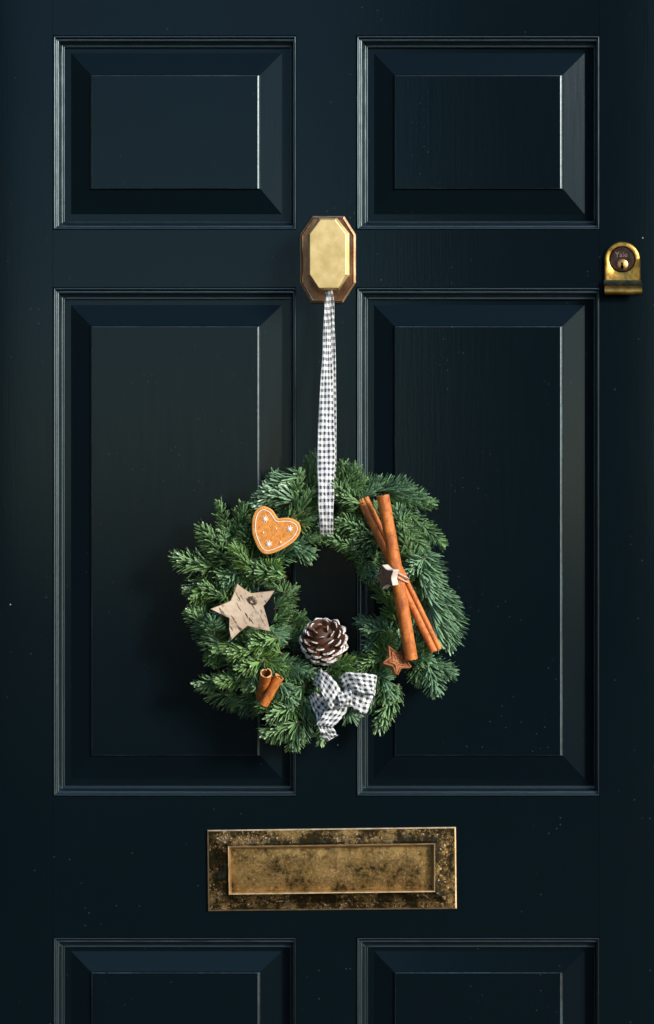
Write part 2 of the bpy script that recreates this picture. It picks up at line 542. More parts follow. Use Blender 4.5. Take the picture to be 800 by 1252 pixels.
# stiles, rails, muntins: butted end to end, edges set by the panel openings
def stile(px0, px1, rounded):
    x0, x1 = (px0 - 400) * 0.001, (px1 - 400) * 0.001
    bm = box_bm(x0, x1, 0.0, 0.044, 0.02, ZT)
    xs = x0 if rounded == 'l' else x1
    ed = [e for e in bm.edges if abs(e.verts[0].co.x - xs) < 1e-6 and abs(e.verts[1].co.x - xs) < 1e-6 and abs(e.verts[0].co.y) < 1e-6 and abs(e.verts[1].co.y) < 1e-6]
    bmesh.ops.bevel(bm, geom=ed, offset=0.006, segments=5, affect='EDGES', profile=0.5)
    return shade_by_angle(bm_obj("stile", bm, M_PAINT, door), 30)
stile(400 + XL * 1000, 64.5, 'l')
stile(733, 400 + XR * 1000, 'r')
member("rail", 64.5, 733, PY_TOP, 43)
member("rail", 64.5, 733, 281, 351)
member("rail", 64.5, 733, 974, 1146)
member("rail", 64.5, 733, 1758, PY_BOT)
for r_ in rows:
    member("muntin", 362, 435.5, r_['o'][0], r_['o'][1])

# moulding section: (t across the moulding from the stile to the panel, depth)
PROF = [(0.0, -0.0022), (0.03, -0.0012), (0.07, 0.0003), (0.12, 0.0009), (0.18, 0.0005), (0.23, -0.0008), (0.27, -0.0030),
        (0.33, -0.0034), (0.38, -0.0030), (0.43, -0.0032), (0.50, -0.0042), (0.58, -0.0062), (0.66, -0.0088), (0.74, -0.0105),
        (0.80, -0.0112), (0.83, -0.0106), (0.88, -0.0098), (0.93, -0.0102), (0.97, -0.0118), (1.0, -0.0150)]
RIDGE = {2: 0.6, 3: 1.0, 4: 0.8, 8: 0.5, 9: 0.9, 10: 0.6, 15: 0.5, 16: 1.0, 17: 0.6}
DF = -0.0135     # flat behind the bevel
def corner(c, r, key, k):
    xs, ys = c[key], r[key]
    return ((xs[0], ys[0]), (xs[1], ys[0]), (xs[1], ys[1]), (xs[0], ys[1]))[k]
for r_ in rows:
    for c_ in cols:
        # raised and fielded panel
        rect = lambda x0, x1, y0, y1, d: [P(x0, y0, d), P(x1, y0, d), P(x1, y1, d), P(x0, y1, d)]
        ix, iy, bx, by, fx, fy = c_['i'], r_['i'], c_['b'], r_['b'], c_['f'], r_['f']
        rings = [rect(ix[0] - 4, ix[1] + 4, iy[0] - 4, iy[1] + 4, DF),
                 rect(bx[0], bx[1], by[0], by[1], DF)]
        rings.append(rect(fx[0] - 2.2, fx[1] + 3.2, fy[0] - 2.2, fy[1] + 1.6, -0.0070))
        rings.append(rect(fx[0] - 1.3, fx[1] + 2.2, fy[0] - 1.3, fy[1] + 1.0, -0.0062))
        rings.append(rect(fx[0] - 0.8, fx[1] + 0.6, fy[0] - 0.8, fy[1] + 0.7, -0.0046))
        rings.append(rect(fx[0], fx[1] - 0.8, fy[0], fy[1], -0.0040))
        v, f = prism_rings(rings, cap_front=True, cap_back=False)
        mi = [0] * 8 + [0] * 4 + [1] * 4 + [1] * 4 + [0]
        mi = mi[:len(f) - 1] + [0]
        panel = mesh_obj("panel", v, f, [M_PAINT, M_WORN], door, mat_idx=mi)
        at = panel.data.attributes.new("ridge", 'FLOAT', 'POINT')
        at.data.foreach_set("value", [0.5] * len(v))
        # four mitred lengths of moulding
        for k in range(4):
            a, b = k, (k + 1) % 4
            vs, fs = [], []
            nseg = len(PROF)
            NLg = 26
            ph = [random.uniform(0, 6.28) for _ in range(4)]
            for si, (tt, d) in enumerate(PROF):
                oa, ia = corner(c_, r_, 'o', a), corner(c_, r_, 'i', a)
                ob, ib = corner(c_, r_, 'o', b), corner(c_, r_, 'i', b)
                pa_ = (oa[0] + (ia[0] - oa[0]) * tt, oa[1] + (ia[1] - oa[1]) * tt)
                pb_ = (ob[0] + (ib[0] - ob[0]) * tt, ob[1] + (ib[1] - ob[1]) * tt)
                for li in range(NLg + 1):
                    u = li / NLg
                    fade = min(1, 8 * u, 8 * (1 - u))
                    wv_ = 0.00016 * fade * (math.sin(u * 31 + ph[0] + si * 0.4) + math.sin(u * 67 + ph[1] - si * 0.3) + random.uniform(-0.6, 0.6))
                    vs.append(P(pa_[0] + (pb_[0] - pa_[0]) * u, pa_[1] + (pb_[1] - pa_[1]) * u, d + wv_))
            for s in range(nseg - 1):
                for li in range(NLg):
                    q0 = s * (NLg + 1) + li
                    fs.append((q0, q0 + 1, q0 + NLg + 2, q0 + NLg + 1))
            mo = mesh_obj("moulding", vs, fs, M_MOULD, panel, smooth=True)
            at = mo.data.attributes.new("ridge", 'FLOAT', 'POINT')
            at.data.foreach_set("value", [0.16 * RIDGE.get(i // (NLg + 1), 0.0) for i in range(len(vs))])

# backing so nothing shows through the joints
bm_obj("back_board", box_bm(-0.337, 0.334, 0.021, 0.040, 0.03, 1.99), M_PAINT, door)

# frame round the door (just outside the picture)
fr = empty("door_frame", (0, 0.02, 0.0), "dark painted door frame around the navy panelled door", "door frame")
bm_obj("jamb", box_bm(XL - 0.124, XL - 0.004, 0.002, 0.10, 0.004, ZT + 0.004, 0.003), M_PAINT, fr)
bm_obj("jamb", box_bm(XR + 0.004, XR + 0.124, 0.002, 0.10, 0.004, ZT + 0.004, 0.003), M_PAINT, fr)
bm_obj("head", box_bm(XL - 0.124, XR + 0.124, 0.002, 0.10, ZT + 0.005, ZT + 0.124, 0.003), M_PAINT, fr)

# ---- octagonal knob on its back plate
def zz(pts, ox, oy, s):
    return [(ox + x / s, oy + y / s) for x, y in pts]
plate_o = zz([(285, 95), (540, 95), (635, 245), (635, 640), (530, 802), (275, 802), (182, 640), (182, 245)], 340, 250, 6.667)
pr = [[P(x, y, 0.0003) for x, y in plate_o], [P(x, y, 0.0032) for x, y in plate_o],
      [P(x, y, 0.0042) for x, y in inset2d(plate_o, 1.0)], [P(x, y, 0.0048) for x, y in inset2d(plate_o, 2.6)],
      [P(x, y, 0.0034) for x, y in inset2d(plate_o, 3.6)]]
v, f = prism_rings(pr)
knob = fix_normals(mesh_obj("door_knob", v, f, [M_PLATE, M_EDGE], door, mat_idx=[0] * 8 + [1] * 8 + [0] * 8 + [1] * 8 + [0, 0]))
knob["label"] = "brass octagonal centre knob on a darker copper-brown back plate"
v, f = tube([P(402, 316, 0.003), P(402, 316, 0.012), P(402, 316, 0.022), P(402.5, 312, 0.030)], [0.019, 0.0155, 0.0145, 0.017], 24)
shade_by_angle(mesh_obj("neck", v, f, M_PLATE, knob), 40)
kf_o = zz([(335, 108), (478, 108), (582, 235), (582, 575), (500, 696), (328, 693), (240, 578), (240, 235)], 340, 250, 6.667)
kf_i = zz([(345, 122), (468, 122), (555, 240), (555, 570), (490, 683), (333, 683), (258, 570), (258, 240)], 340, 250, 6.667)
cx_, cy_ = 402.0, 311.0
shr = lambda pts, s: [(cx_ + (x - cx_) * s, cy_ + (y - cy_) * s) for x, y in pts]
kr = [[P(x, y, 0.0295) for x, y in shr(kf_o, 0.86)], [P(x, y, 0.033) for x, y in shr(kf_o, 0.97)], [P(x, y, 0.0345) for x, y in kf_o], [P(x, y, 0.041) for x, y in kf_o],
      [P(x, y, 0.0447) for x, y in kf_i], [P(x, y, 0.0452) for x, y in inset2d(kf_i, 0.8)]]
v, f = prism_rings(kr)
fix_normals(mesh_obj("knob_head", v, f, M_BRASS, knob))

# ---- cylinder pull with the lock
def arch(cx, cy, r, x0, x1, yb, n=20):
    pts = [(x0, yb)]
    for k in range(n + 1):
        a = math.pi - math.pi * k / n
        pts.append((cx + (x1 - x0) / 2 * math.cos(a), cy - r * math.sin(a)))
    pts.append((x1, yb))
    return pts
def plate_with_hole(outline, hole_c, hole_r, d0, d1, chamfer, name, mat, parent):
    """outline (px) extruded d0..d1 with a round hole"""
    N = 48
    # resample the outline by angle round the hole centre
    outp = []
    for k in range(N):
        a = 2 * math.pi * k / N
        dx, dy = math.cos(a), math.sin(a)
        best = None
        for i in range(len(outline)):
            (x1, y1), (x2, y2) = outline[i], outline[(i + 1) % len(outline)]
            ex, ey = x2 - x1, y2 - y1
            den = dx * ey - dy * ex
            if abs(den) < 1e-9:
                continue
            tt = ((x1 - hole_c[0]) * ey - (y1 - hole_c[1]) * ex) / den
            uu = ((x1 - hole_c[0]) * dy - (y1 - hole_c[1]) * dx) / den
            if tt > 0 and -1e-6 <= uu <= 1 + 1e-6 and (best is None or tt > best):
                best = tt
        outp.append((hole_c[0] + dx * best, hole_c[1] + dy * best))
    # snap nearest samples to the two square corners
    for cpt in (outline[0], outline[-1]):
        k = min(range(N), key=lambda q: (outp[q][0] - cpt[0]) ** 2 + (outp[q][1] - cpt[1]) ** 2)
        outp[k] = cpt
    circ = lambda r: [(hole_c[0] + r * math.cos(2 * math.pi * k / N), hole_c[1] + r * math.sin(2 * math.pi * k / N)) for k in range(N)]
    rings = [[P(x, y, d0) for x, y in outp], [P(x, y, d1 - chamfer * 0.001) for x, y in outp], [P(x, y, d1) for x, y in inset2d(outp, chamfer)],
             [P(x, y, d1) for x, y in circ(hole_r + 0.9)], [P(x, y, d1 - 0.0008) for x, y in circ(hole_r)], [P(x, y, d0) for x, y in circ(hole_r)]]
    v, f = prism_rings(rings, False, False)
    o = fix_normals(mesh_obj(name, v, f, mat, parent))
    return shade_by_angle(o, 40)
pull = plate_with_hole(arch(761.2, 317.5, 22.3, 739.3, 783.2, 346.0), (760.8, 317.3), 15.8, 0.0003, 0.0046, 1.4, "lock_pull", M_LOCKB, door)
pull["label"] = "arched brass cylinder pull with a curled lower lip"
# curled lip, swept along x
sec = [(342.5, 0.0047), (345.0, 0.0054), (347.5, 0.0068), (349.5, 0.0088), (350.6, 0.0108), (352.0, 0.0128), (354.2, 0.0143), (357.0, 0.0148), (359.4, 0.0138), (361.0, 0.0115)]
secb = [(y - (0.0 if i > 4 else -1.2), d - 0.0016) for i, (y, d) in enumerate(sec)]
vs, fs = [], []
loop = sec + secb[::-1]
xs_ = [739.4, 741.0, 784.0, 785.3]
for xi, x in enumerate(xs_):
    for (y, d) in loop:
        vs.append(P(x + (0 if y > 349 else -0.9), y, d))
n = len(loop)
for xi in range(len(xs_) - 1):
    for k in range(n):
        fs.append((xi * n + k, xi * n + (k + 1) % n, (xi + 1) * n + (k + 1) % n, (xi + 1) * n + k))
fs.append(tuple(range(n))); fs.append(tuple(reversed(range((len(xs_) - 1) * n, len(xs_) * n))))
mi = [1 if (k < 3) else 0 for xi in range(len(xs_) - 1) for k in range(n)] + [0, 0]
shade_by_angle(fix_normals(mesh_obj("finger_lip", vs, fs, [M_LOCKB, M_PATINA], pull, mat_idx=mi)), 50)
v, f = tube([P(760.8, 317.3) + Vector((0, q, 0)) for q in (0.001, -0.0022, -0.0030)], [0.0154, 0.0154, 0.0147], 40)
cyl = shade_by_angle(mesh_obj("cylinder", v, f, M_CYL, pull), 40)
v, f = tube([P(760.7, 324.0) + Vector((0, q, 0)) for q in (-0.0025, -0.0036, -0.0041)], [0.0069, 0.0069, 0.0062], 32)
shade_by_angle(mesh_obj("plug", v, f, M_PLUG, pull), 40)
kh = [(759.9, 320.8), (761.2, 320.8), (761.9, 322.5), (761.6, 324.2), (762.9, 325.6), (762.6, 327.6), (761.6, 329.4), (760.2, 329.4), (759.0, 327.4), (758.7, 325.4), (759.6, 324.0), (759.2, 322.4)]
v, f = prism_rings([[P(x, y, 0.0040) for x, y in kh], [P(x, y, 0.00425) for x, y in kh]])
fix_normals(mesh_obj("keyhole", v, f, M_BLACK, pull))
fc = bpy.data.curves.new("lettering", 'FONT')
fc.body = "Yale"
fc.size = 0.0088
fc.extrude = 0.00025
fc.align_x = 'CENTER'
fo = bpy.data.objects.new("lettering_curve", fc)
COL.objects.link(fo)
bpy.context.view_layer.update()
lm = bpy.data.meshes.new_from_object(fo)
bpy.data.objects.remove(fo)
lm.materials.clear(); lm.materials.append(M_LETTERING)
lo = bpy.data.objects.new("lettering", lm)
COL.objects.link(lo)
lo.matrix_world = Matrix.Translation(P(759.8, 314.2, 0.0032)) @ Matrix.Rotation(R(90), 4, 'X')
mw = lo.matrix_world.copy()
lo.parent = pull
lo.matrix_parent_inverse = pull.matrix_world.inverted()
lo.matrix_world = mw

# ---- letter plate (slightly out of level, as in the photo)
lp_o = [(253.6, 1014.8), (557.6, 1011.0), (558.6, 1111.2), (254.8, 1114.0)]
lp_i = [(281.0, 1036.5), (530.3, 1033.0), (530.3, 1088.6), (282.0, 1091.8)]
rg = [[P(x, y, 0.0003) for x, y in lp_o], [P(x, y, 0.0026) for x, y in lp_o], [P(x, y, 0.0034) for x, y in inset2d(lp_o, 1.6)],
      [P(x, y, 0.0042) for x, y in inset2d(lp_o, 9)], [P(x, y, 0.0082) for x, y in inset2d(lp_i, -5.0)], [P(x, y, 0.0108) for x, y in inset2d(lp_i, -2.0)],
      [P(x, y, 0.0106) for x, y in inset2d(lp_i, -0.6)], [P(x, y, 0.0025) for x, y in inset2d(lp_i, 1.6)], [P(x, y, 0.0010) for x, y in inset2d(lp_i, 1.8)]]
v, f = prism_rings(rg, cap_front=False, cap_back=False)
mi = [0] * 4 + [1] * 4 + [0] * 8 + [0] * 4 + [1] * 4 + [1] * 4 + [0] * 4
lp = fix_normals(mesh_obj("letter_plate", v, f, [M_LETTER, M_EDGE], door, mat_idx=mi))
lp["label"] = "oblong pitted and tarnished brass letter plate"
# pressed flap, slightly dished
vs, fs = [], []
fl = inset2d(lp_i, 1.2)
NX, NY = 24, 10
for j in range(NY + 1):
    for i in range(NX + 1):
        u, w_ = i / NX, j / NY
        x = (fl[0][0] * (1 - u) + fl[1][0] * u) * (1 - w_) + (fl[3][0] * (1 - u) + fl[2][0] * u) * w_
        y = (fl[0][1] * (1 - u) + fl[1][1] * u) * (1 - w_) + (fl[3][1] * (1 - u) + fl[2][1] * u) * w_
        e = min(u * 12, (1 - u) * 12, w_ * 4, (1 - w_) * 4, 1.0)
        vs.append(P(x, y, 0.0016 + 0.0016 * (e * e * (3 - 2 * e))))
for j in range(NY):
    for i in range(NX):
        q = j * (NX + 1) + i
        fs.append((q, q + 1, q + NX + 2, q + NX + 1))
mesh_obj("flap", vs, fs, M_FLAP, lp, smooth=True)

# ------------------------------------------------------------------ wreath
WC = (392, 738)
wreath = empty("wreath", P(WC[0], WC[1], 0.03), "round evergreen fir wreath hanging in the middle of the dark door", "wreath")

ringpts = [P(WC[0] + 113 * math.cos(2 * math.pi * k / 56), WC[1] + 113 * math.sin(2 * math.pi * k / 56), 0.020) for k in range(57)]
v, f = tube(ringpts, [0.013 + 0.003 * random.random() for _ in range(57)], 12, caps=False)
mesh_obj("ring_base", v, f, M_STRAW, wreath, smooth=True)

CAMV = Vector((0, -1, 0))
NEEDLE_ROWS = np.array([0.0, 0.25, 0.65, 0.92, 1.0])
NEEDLE_W = np.array([0.38, 0.92, 1.0, 0.82, 0.25])

def sprig(base, tip, d0, d1, L=17.0, n=None, mat=0, sweep=None, sweep_k=0.6, bend=0.0, spread=1.0, fwd=66, back=0.2, width=1.24, bud=True):
    """base, tip in photo pixels; d0, d1 distances from the door in mm; L needle length in mm"""
    a, b = P(base[0], base[1], d0 * 0.001), P(tip[0], tip[1], d1 * 0.001)
    ln = (b - a).length
    Tm = (b - a).normalized()
    side = Tm.cross(CAMV)
    if side.length < 0.2:
        side = Tm.cross(Vector((0, 0, 1)))
    side.normalize()
    # twig: stops short of the tip, so the needles reach it
    b2 = b - Tm * (L * 0.00055)
    pts = []
    for k in range(7):
        u = k / 6
        pts.append(a.lerp(b2, u) + side * (bend * 0.001 * 4 * u * (1 - u)) + CAMV * (0.0))
    v, f = tube(pts, [0.0016 * (1 - 0.45 * k / 6) for k in range(7)], 6)
    tw = mesh_obj("sprig", v, f, M_TWIG, wreath, smooth=True)
    if n is None:
        n = int(30 + ln * 1000 * 2.15)
    pa = np.array([tuple(p) for p in pts])
    u = np.sort(rng.random(n) ** 0.82) * 0.97 + 0.03
    u = np.clip(u, 0, 1)
    seg = np.minimum((u * 6).astype(int), 5)
    fr_ = u * 6 - seg
    org = pa[seg] * (1 - fr_[:, None]) + pa[seg + 1] * fr_[:, None]
    T = pa[seg + 1] - pa[seg]
    T /= np.linalg.norm(T, axis=1)[:, None]
    U = np.array(tuple(side))[None, :].repeat(n, 0)
    V = np.cross(U, T)
    if V[:, 1].mean() > 0:
        V = -V
    # azimuth: 0 = to one side, pi/2 = towards the viewer; fewer at the back
    phi = rng.random(n) * 2 * math.pi
    backm = (np.sin(phi) < -0.15) & (rng.random(n) > back)
    phi[backm] = -phi[backm]
    ang = np.radians(fwd) * (1 - 0.45 * u ** 6) + rng.normal(0, 0.11, n)
    ang = np.clip(ang, 0.05, 1.5)
    dirv = np.cos(ang)[:, None] * T + np.sin(ang)[:, None] * (np.cos(phi)[:, None] * U * spread + np.sin(phi)[:, None] * V * 0.8)
    if sweep is not None:
        sw = np.array([sweep[0], -0.25, -sweep[1]], float)
        sw /= np.linalg.norm(sw)
        dirv = dirv + sw[None, :] * sweep_k * (1.15 - 0.5 * u)[:, None]
    dirv += rng.normal(0, 0.07, (n, 3))
    dirv /= np.linalg.norm(dirv, axis=1)[:, None]
    le = L * 0.00106 * (0.68 + 0.46 * rng.random(n)) * (1 - 0.34 * u ** 4) * np.where(u < 0.12, 0.8, 1.0)
    # needle frame: flat side faces the twig tip
    nrm = T - dirv * np.sum(T * dirv, axis=1)[:, None] + 0.35 * np.array([0, -1, 0.3])[None, :] + rng.normal(0, 0.22, (n, 3))
    nrm -= dirv * np.sum(nrm * dirv, axis=1)[:, None]
    nrm /= np.linalg.norm(nrm, axis=1)[:, None] + 1e-9
    wd = np.cross(dirv, nrm)
    curve = 0.10 + 0.16 * rng.random(n)
    wv = width * 0.001 * (0.85 + 0.3 * rng.random(n))
    nr = len(NEEDLE_ROWS)
    verts = np.zeros((n, nr, 4, 3))
    for k in range(nr):
        s = NEEDLE_ROWS[k]
        c = org + dirv * (le * s)[:, None] + (T * 0.75 + nrm * 0.25) * (le * curve * s * s * 0.8)[:, None]
        hw = (wv * NEEDLE_W[k])[:, None]
        verts[:, k, 0] = c - wd * hw
        verts[:, k, 1] = c + nrm * hw * 0.16
        verts[:, k, 2] = c + wd * hw
        verts[:, k, 3] = c - nrm * hw * 0.42
    verts = verts.reshape(-1, 3)
    faces = []
    base_f = []
    for k in range(nr - 1):
        for q in range(4):
            q2 = (q + 1) % 4
            base_f.append((k * 4 + q, k * 4 + q2, (k + 1) * 4 + q2, (k + 1) * 4 + q))
    base_f.append(((nr - 1) * 4, (nr - 1) * 4 + 1, (nr - 1) * 4 + 2, (nr - 1) * 4 + 3))
    bf = np.array(base_f)
    fa = (bf[None] + (np.arange(n) * nr * 4)[:, None, None]).reshape(-1, 4)
    me = bpy.data.meshes.new("needles")
    nv, nf = len(verts), len(fa)
    me.vertices.add(nv); me.vertices.foreach_set("co", verts.ravel())
    me.loops.add(nf * 4); me.loops.foreach_set("vertex_index", fa.ravel().astype(np.int32))
    me.polygons.add(nf)
    me.polygons.foreach_set("loop_start", (np.arange(nf) * 4).astype(np.int32))
    me.polygons.foreach_set("use_smooth", np.zeros(nf, dtype=bool))
    me.update(calc_edges=True)
    at = me.attributes.new("along", 'FLOAT', 'POINT')
    at.data.foreach_set("value", np.tile(np.repeat(NEEDLE_ROWS, 4), n).astype(np.float32))
    at = me.attributes.new("under", 'FLOAT', 'POINT')
    at.data.foreach_set("value", np.tile(np.array([0.1, 0.0, 0.1, 0.9]), nr * n).astype(np.float32))
    me.materials.append(M_NEEDLE[mat])
    o = bpy.data.objects.new("needles", me)
    COL.objects.link(o)
    o.parent = tw
    o["kind"] = "stuff"
    if bud:
        bmb = bmesh.new()
        bmesh.ops.create_icosphere(bmb, subdivisions=1, radius=0.0019)
        for vv in bmb.verts:
            vv.co = vv.co + b2
        bm_obj("bud", bmb, M_BUD, tw, True)
    return tw

S = sprig
# ---- upper left
S((272, 697), (209, 681), 45, 38, 20, sweep=None, fwd=70, mat=0)
S((282, 690), (244, 640), 55, 50, 18, sweep=(-0.7, 0.9), sweep_k=0.55, mat=0)
S((285, 668), (266, 611), 45, 44, 13, fwd=68)
S((286, 672), (301, 612), 42, 48, 15, fwd=68)
S((376, 580), (312, 622), 50, 46, 25, sweep=(-0.8, -0.7), sweep_k=1.0, mat=1)
S((372, 615), (318, 600), 58, 50, 22, sweep=(-0.6, -0.3), sweep_k=0.5, mat=1)
S((352, 640), (332, 575), 40, 38, 19, mat=1)
S((375, 620), (387, 553), 42, 40, 19, fwd=55, mat=0)
S((392, 590), (378, 560), 38, 36, 16, mat=0)
S((450, 600), (425, 572), 46, 44, 16, mat=0)
S((362, 625), (366, 573), 55, 52, 17, mat=0)
S((350, 650), (386, 595), 66, 64, 20, mat=0, sweep=(0.8, 0.1), sweep_k=0.4)
S((345, 640), (388, 635), 68, 66, 17, mat=0)
S((345, 660), (386, 680), 60, 50, 19, sweep=(0.1, 1.0), sweep_k=0.7, mat=1)
S((330, 690), (381, 655), 60, 58, 17, mat=1)
S((312, 700), (282, 664), 72, 78, 17, sweep=(-0.9, 0.1), sweep_k=0.5, mat=2, width=0.9)
S((350, 705), (300, 694), 70, 74, 17, mat=0)
S((318, 705), (345, 690), 68, 74, 15, mat=2)
S((308, 668), (300, 640), 60, 58, 17, sweep=(-0.5, 0.8), sweep_k=0.6)
S((252, 708), (224, 726), 26, 22, 16)
S((278, 732), (243, 714), 48, 50, 16, mat=0)
S((300, 700), (262, 705), 50, 55, 17)
# ---- left
S((268, 778), (228, 745), 48, 46, 16, fwd=68, mat=0)
S((262, 775), (259, 752), 66, 74, 15, mat=1)
S((292, 806), (240, 760), 45, 38, 22, sweep=(-0.75, 0.85), sweep_k=1.0, mat=1)
S((300, 815), (250, 782), 30, 24, 22, sweep=(-0.6, 0.8), sweep_k=0.9, mat=1)
S((255, 760), (236, 735), 38, 34, 14)
S((330, 792), (276, 800), 66, 70, 17, mat=2, sweep=(-0.2, 0.7), sweep_k=0.4)
S((340, 780), (300, 790), 72, 74, 16, mat=2)
S((322, 808), (288, 818), 68, 70, 16, mat=2)
S((345, 800), (318, 778), 64, 66, 15, mat=2)
S((310, 826), (236, 838), 46, 40, 15, mat=0, fwd=66)
S((298, 828), (262, 834), 56, 58, 14, mat=2)
S((332, 852), (250, 848), 24, 16, 21, sweep=(0.0, 1.0), sweep_k=0.9, mat=0)
S((335, 855), (280, 858), 18, 14, 22, sweep=(0.1, 1.0), sweep_k=0.9, mat=1)
S((312, 826), (306, 846), 68, 72, 14, mat=0)
S((325, 815), (285, 828), 55, 58, 16, mat=0)
# ---- inner left
S((335, 745), (364, 716), 55, 48, 15, mat=0, sweep=(0.7, 0.3), sweep_k=0.4)
S((332, 762), (360, 735), 50, 46, 15, mat=0, sweep=(0.7, 0.4), sweep_k=0.5)
S((328, 790), (352, 760), 48, 42, 17, mat=1, sweep=(0.8, 0.3), sweep_k=0.6)
S((322, 768), (350, 785), 58, 54, 16, mat=1)
S((345, 790), (375, 772), 30, 24, 15, mat=0)
S((348, 725), (330, 705), 62, 66, 16, mat=0)
S((345, 765), (378, 753), 16, 12, 14, mat=0)
# ---- bottom
S((368, 882), (318, 898), 46, 48, 19, mat=0, sweep=(0.3, 0.9), sweep_k=0.45)
S((362, 862), (324, 880), 60, 62, 16, mat=0)
S((366, 880), (357, 920), 36, 34, 15, mat=0)
S((372, 850), (366, 908), 22, 16, 20, mat=1)
S((338, 826), (362, 866), 58, 60, 18, mat=1)
S((335, 812), (386, 824), 56, 56, 17, mat=1, fwd=68)
S((322, 806), (352, 822), 66, 66, 15, mat=2)
S((372, 838), (352, 858), 54, 56, 16, mat=0)
S((398, 870), (392, 912), 26, 24, 12, mat=0)
S((392, 840), (384, 890), 20, 18, 17, mat=1)
# ---- bottom right
S((488, 836), (459, 896), 44, 40, 17, mat=0, sweep=(0.8, 0.3), sweep_k=0.45)
S((470, 830), (478, 858), 50, 48, 17, mat=1, sweep=(0.8, 0.2), sweep_k=0.6)
S((521, 800), (535, 853), 44, 42, 17, mat=1, fwd=64)
S((520, 808), (557, 826), 38, 34, 17, mat=1, fwd=64)
S((508, 795), (512, 838), 36, 34, 16, mat=0)
S((478, 770), (432, 758), 26, 22, 15, mat=1)
S((475, 778), (444, 796), 38, 36, 16, mat=1, fwd=68)
S((470, 812), (425, 806), 26, 24, 14, mat=0)
S((420, 818), (440, 800), 26, 22, 13, mat=0)
S((405, 825), (420, 795), 18, 14, 14, mat=0)
# ---- right
S((524, 708), (550, 795), 44, 46, 30, mat=1, sweep=(1.0, 0.1), sweep_k=1.1, bend=-4, fwd=70)
S((520, 722), (535, 790), 56, 54, 30, mat=1, sweep=(1.0, 0.15), sweep_k=1.1, fwd=70)
S((505, 670), (535, 722), 48, 46, 27, mat=1, sweep=(1.0, -0.1), sweep_k=1.0, fwd=68)
S((508, 690), (528, 735), 58, 52, 22, mat=1, sweep=(1.0, 0.1), sweep_k=0.9)
S((494, 622), (545, 670), 52, 48, 15, mat=0, fwd=70)
S((480, 632), (520, 672), 60, 58, 16, mat=0, fwd=68)
S((466, 605), (535, 618), 46, 42, 14, mat=0, fwd=64)
S((455, 600), (510, 602), 48, 46, 22, mat=1, sweep=(0.2, -1.0), sweep_k=0.9)
S((480, 608), (525, 612), 44, 40, 18, mat=1, sweep=(0.4, -0.9), sweep_k=0.6)
S((492, 640), (482, 618), 62, 64, 16, mat=1)
S((508, 690), (488, 640), 60, 64, 17, mat=0)
S((520, 682), (492, 704), 66, 68, 16, mat=1, fwd=68)
S((512, 700), (526, 765), 48, 50, 8, mat=2)
S((500, 710), (520, 660), 50, 54, 17, mat=1)
S((505, 745), (513, 790), 34, 34, 16, mat=1)
S((495, 730), (510, 765), 34, 34, 15, mat=1)
# ---- top right
S((414, 612), (436, 566), 58, 60, 15, mat=0, fwd=66)
S((410, 610), (422, 562), 52, 52, 15, mat=0)
S((440, 625), (405, 588), 68, 72, 15, mat=0)
S((448, 618), (412, 606), 72, 76, 14, mat=0)
S((425, 605), (446, 582), 64, 62, 15, mat=0)
S((435, 615), (470, 586), 52, 50, 18, mat=1, sweep=(0.2, -0.9), sweep_k=0.5)
S((468, 662), (412, 632), 66, 70, 17, mat=0, fwd=68)
S((465, 668), (428, 650), 60, 62, 17, mat=1, sweep=(0.0, 1.0), sweep_k=0.5)
S((475, 690), (440, 668), 40, 36, 16, mat=1)
S((458, 718), (441, 688), 46, 48, 12, mat=2)
S((448, 680), (418, 676), 26, 22, 11, mat=2)
S((470, 735), (455, 705), 26, 22, 15, mat=1)
S((440, 640), (405, 648), 56, 58, 15, mat=0)
S((470, 640), (455, 612), 62, 66, 16, mat=0)
# ---- under-layer round the ring, lying close to the door
NF = 118
for k in range(NF):
    th = 2 * math.pi * (k + random.uniform(-0.3, 0.3)) / NF
    rb = 113 + random.uniform(-34, 26)
    bx_, by_ = WC[0] + rb * math.cos(th), WC[1] + rb * math.sin(th)
    ta = th + math.pi / 2 * random.choice((-1, -1, 1)) + random.uniform(-0.6, 0.6)
    if rb > 118:
        ta = th + random.uniform(-1.2, 1.2)
    ll = random.uniform(32, 50)
    tx, ty = bx_ + ll * math.cos(ta), by_ + ll * math.sin(ta)
    rr = math.hypot(tx - WC[0], ty - WC[1])
    lim = 150 if not (0.9 < th < 2.4) else 135
    if rr > lim:
        s = lim / rr
        tx, ty = WC[0] + (tx - WC[0]) * s, WC[1] + (ty - WC[1]) * s
    d = random.uniform(22, 56)
    S((bx_, by_), (tx, ty), d, d + random.uniform(-6, 8), random.uniform(14, 18), mat=random.choice((0, 0, 1, 1, 2)), bud=False)

# ---- loose shorter tips filling the face of the ring
NM = 56
for k in range(NM):
    th = 2 * math.pi * (k + random.uniform(-0.4, 0.4)) / NM
    rb = 108 + random.uniform(-22, 34)
    bx_, by_ = WC[0] + rb * math.cos(th), WC[1] + rb * math.sin(th)
    ta = th + random.uniform(-1.5, 1.5)
    if random.random() < 0.22:
        ta = th + math.pi + random.uniform(-0.8, 0.8)
    ll = random.uniform(26, 40)
    tx, ty = bx_ + ll * math.cos(ta), by_ + ll * math.sin(ta)
    rr = math.hypot(tx - WC[0], ty - WC[1])
    lim = 158 if not (0.9 < th < 2.2) else 140
    if rr > lim:
        tx, ty = WC[0] + (tx - WC[0]) * lim / rr, WC[1] + (ty - WC[1]) * lim / rr
    d = random.uniform(38, 50)
    left = 1.7 < th < 4.4
    S((bx_, by_), (tx, ty), d, d + random.uniform(0, 12), random.uniform(13, 17), mat=random.choice((0, 0, 2, 2, 1) if left else (0, 0, 1, 1, 2)), fwd=random.uniform(55, 72))
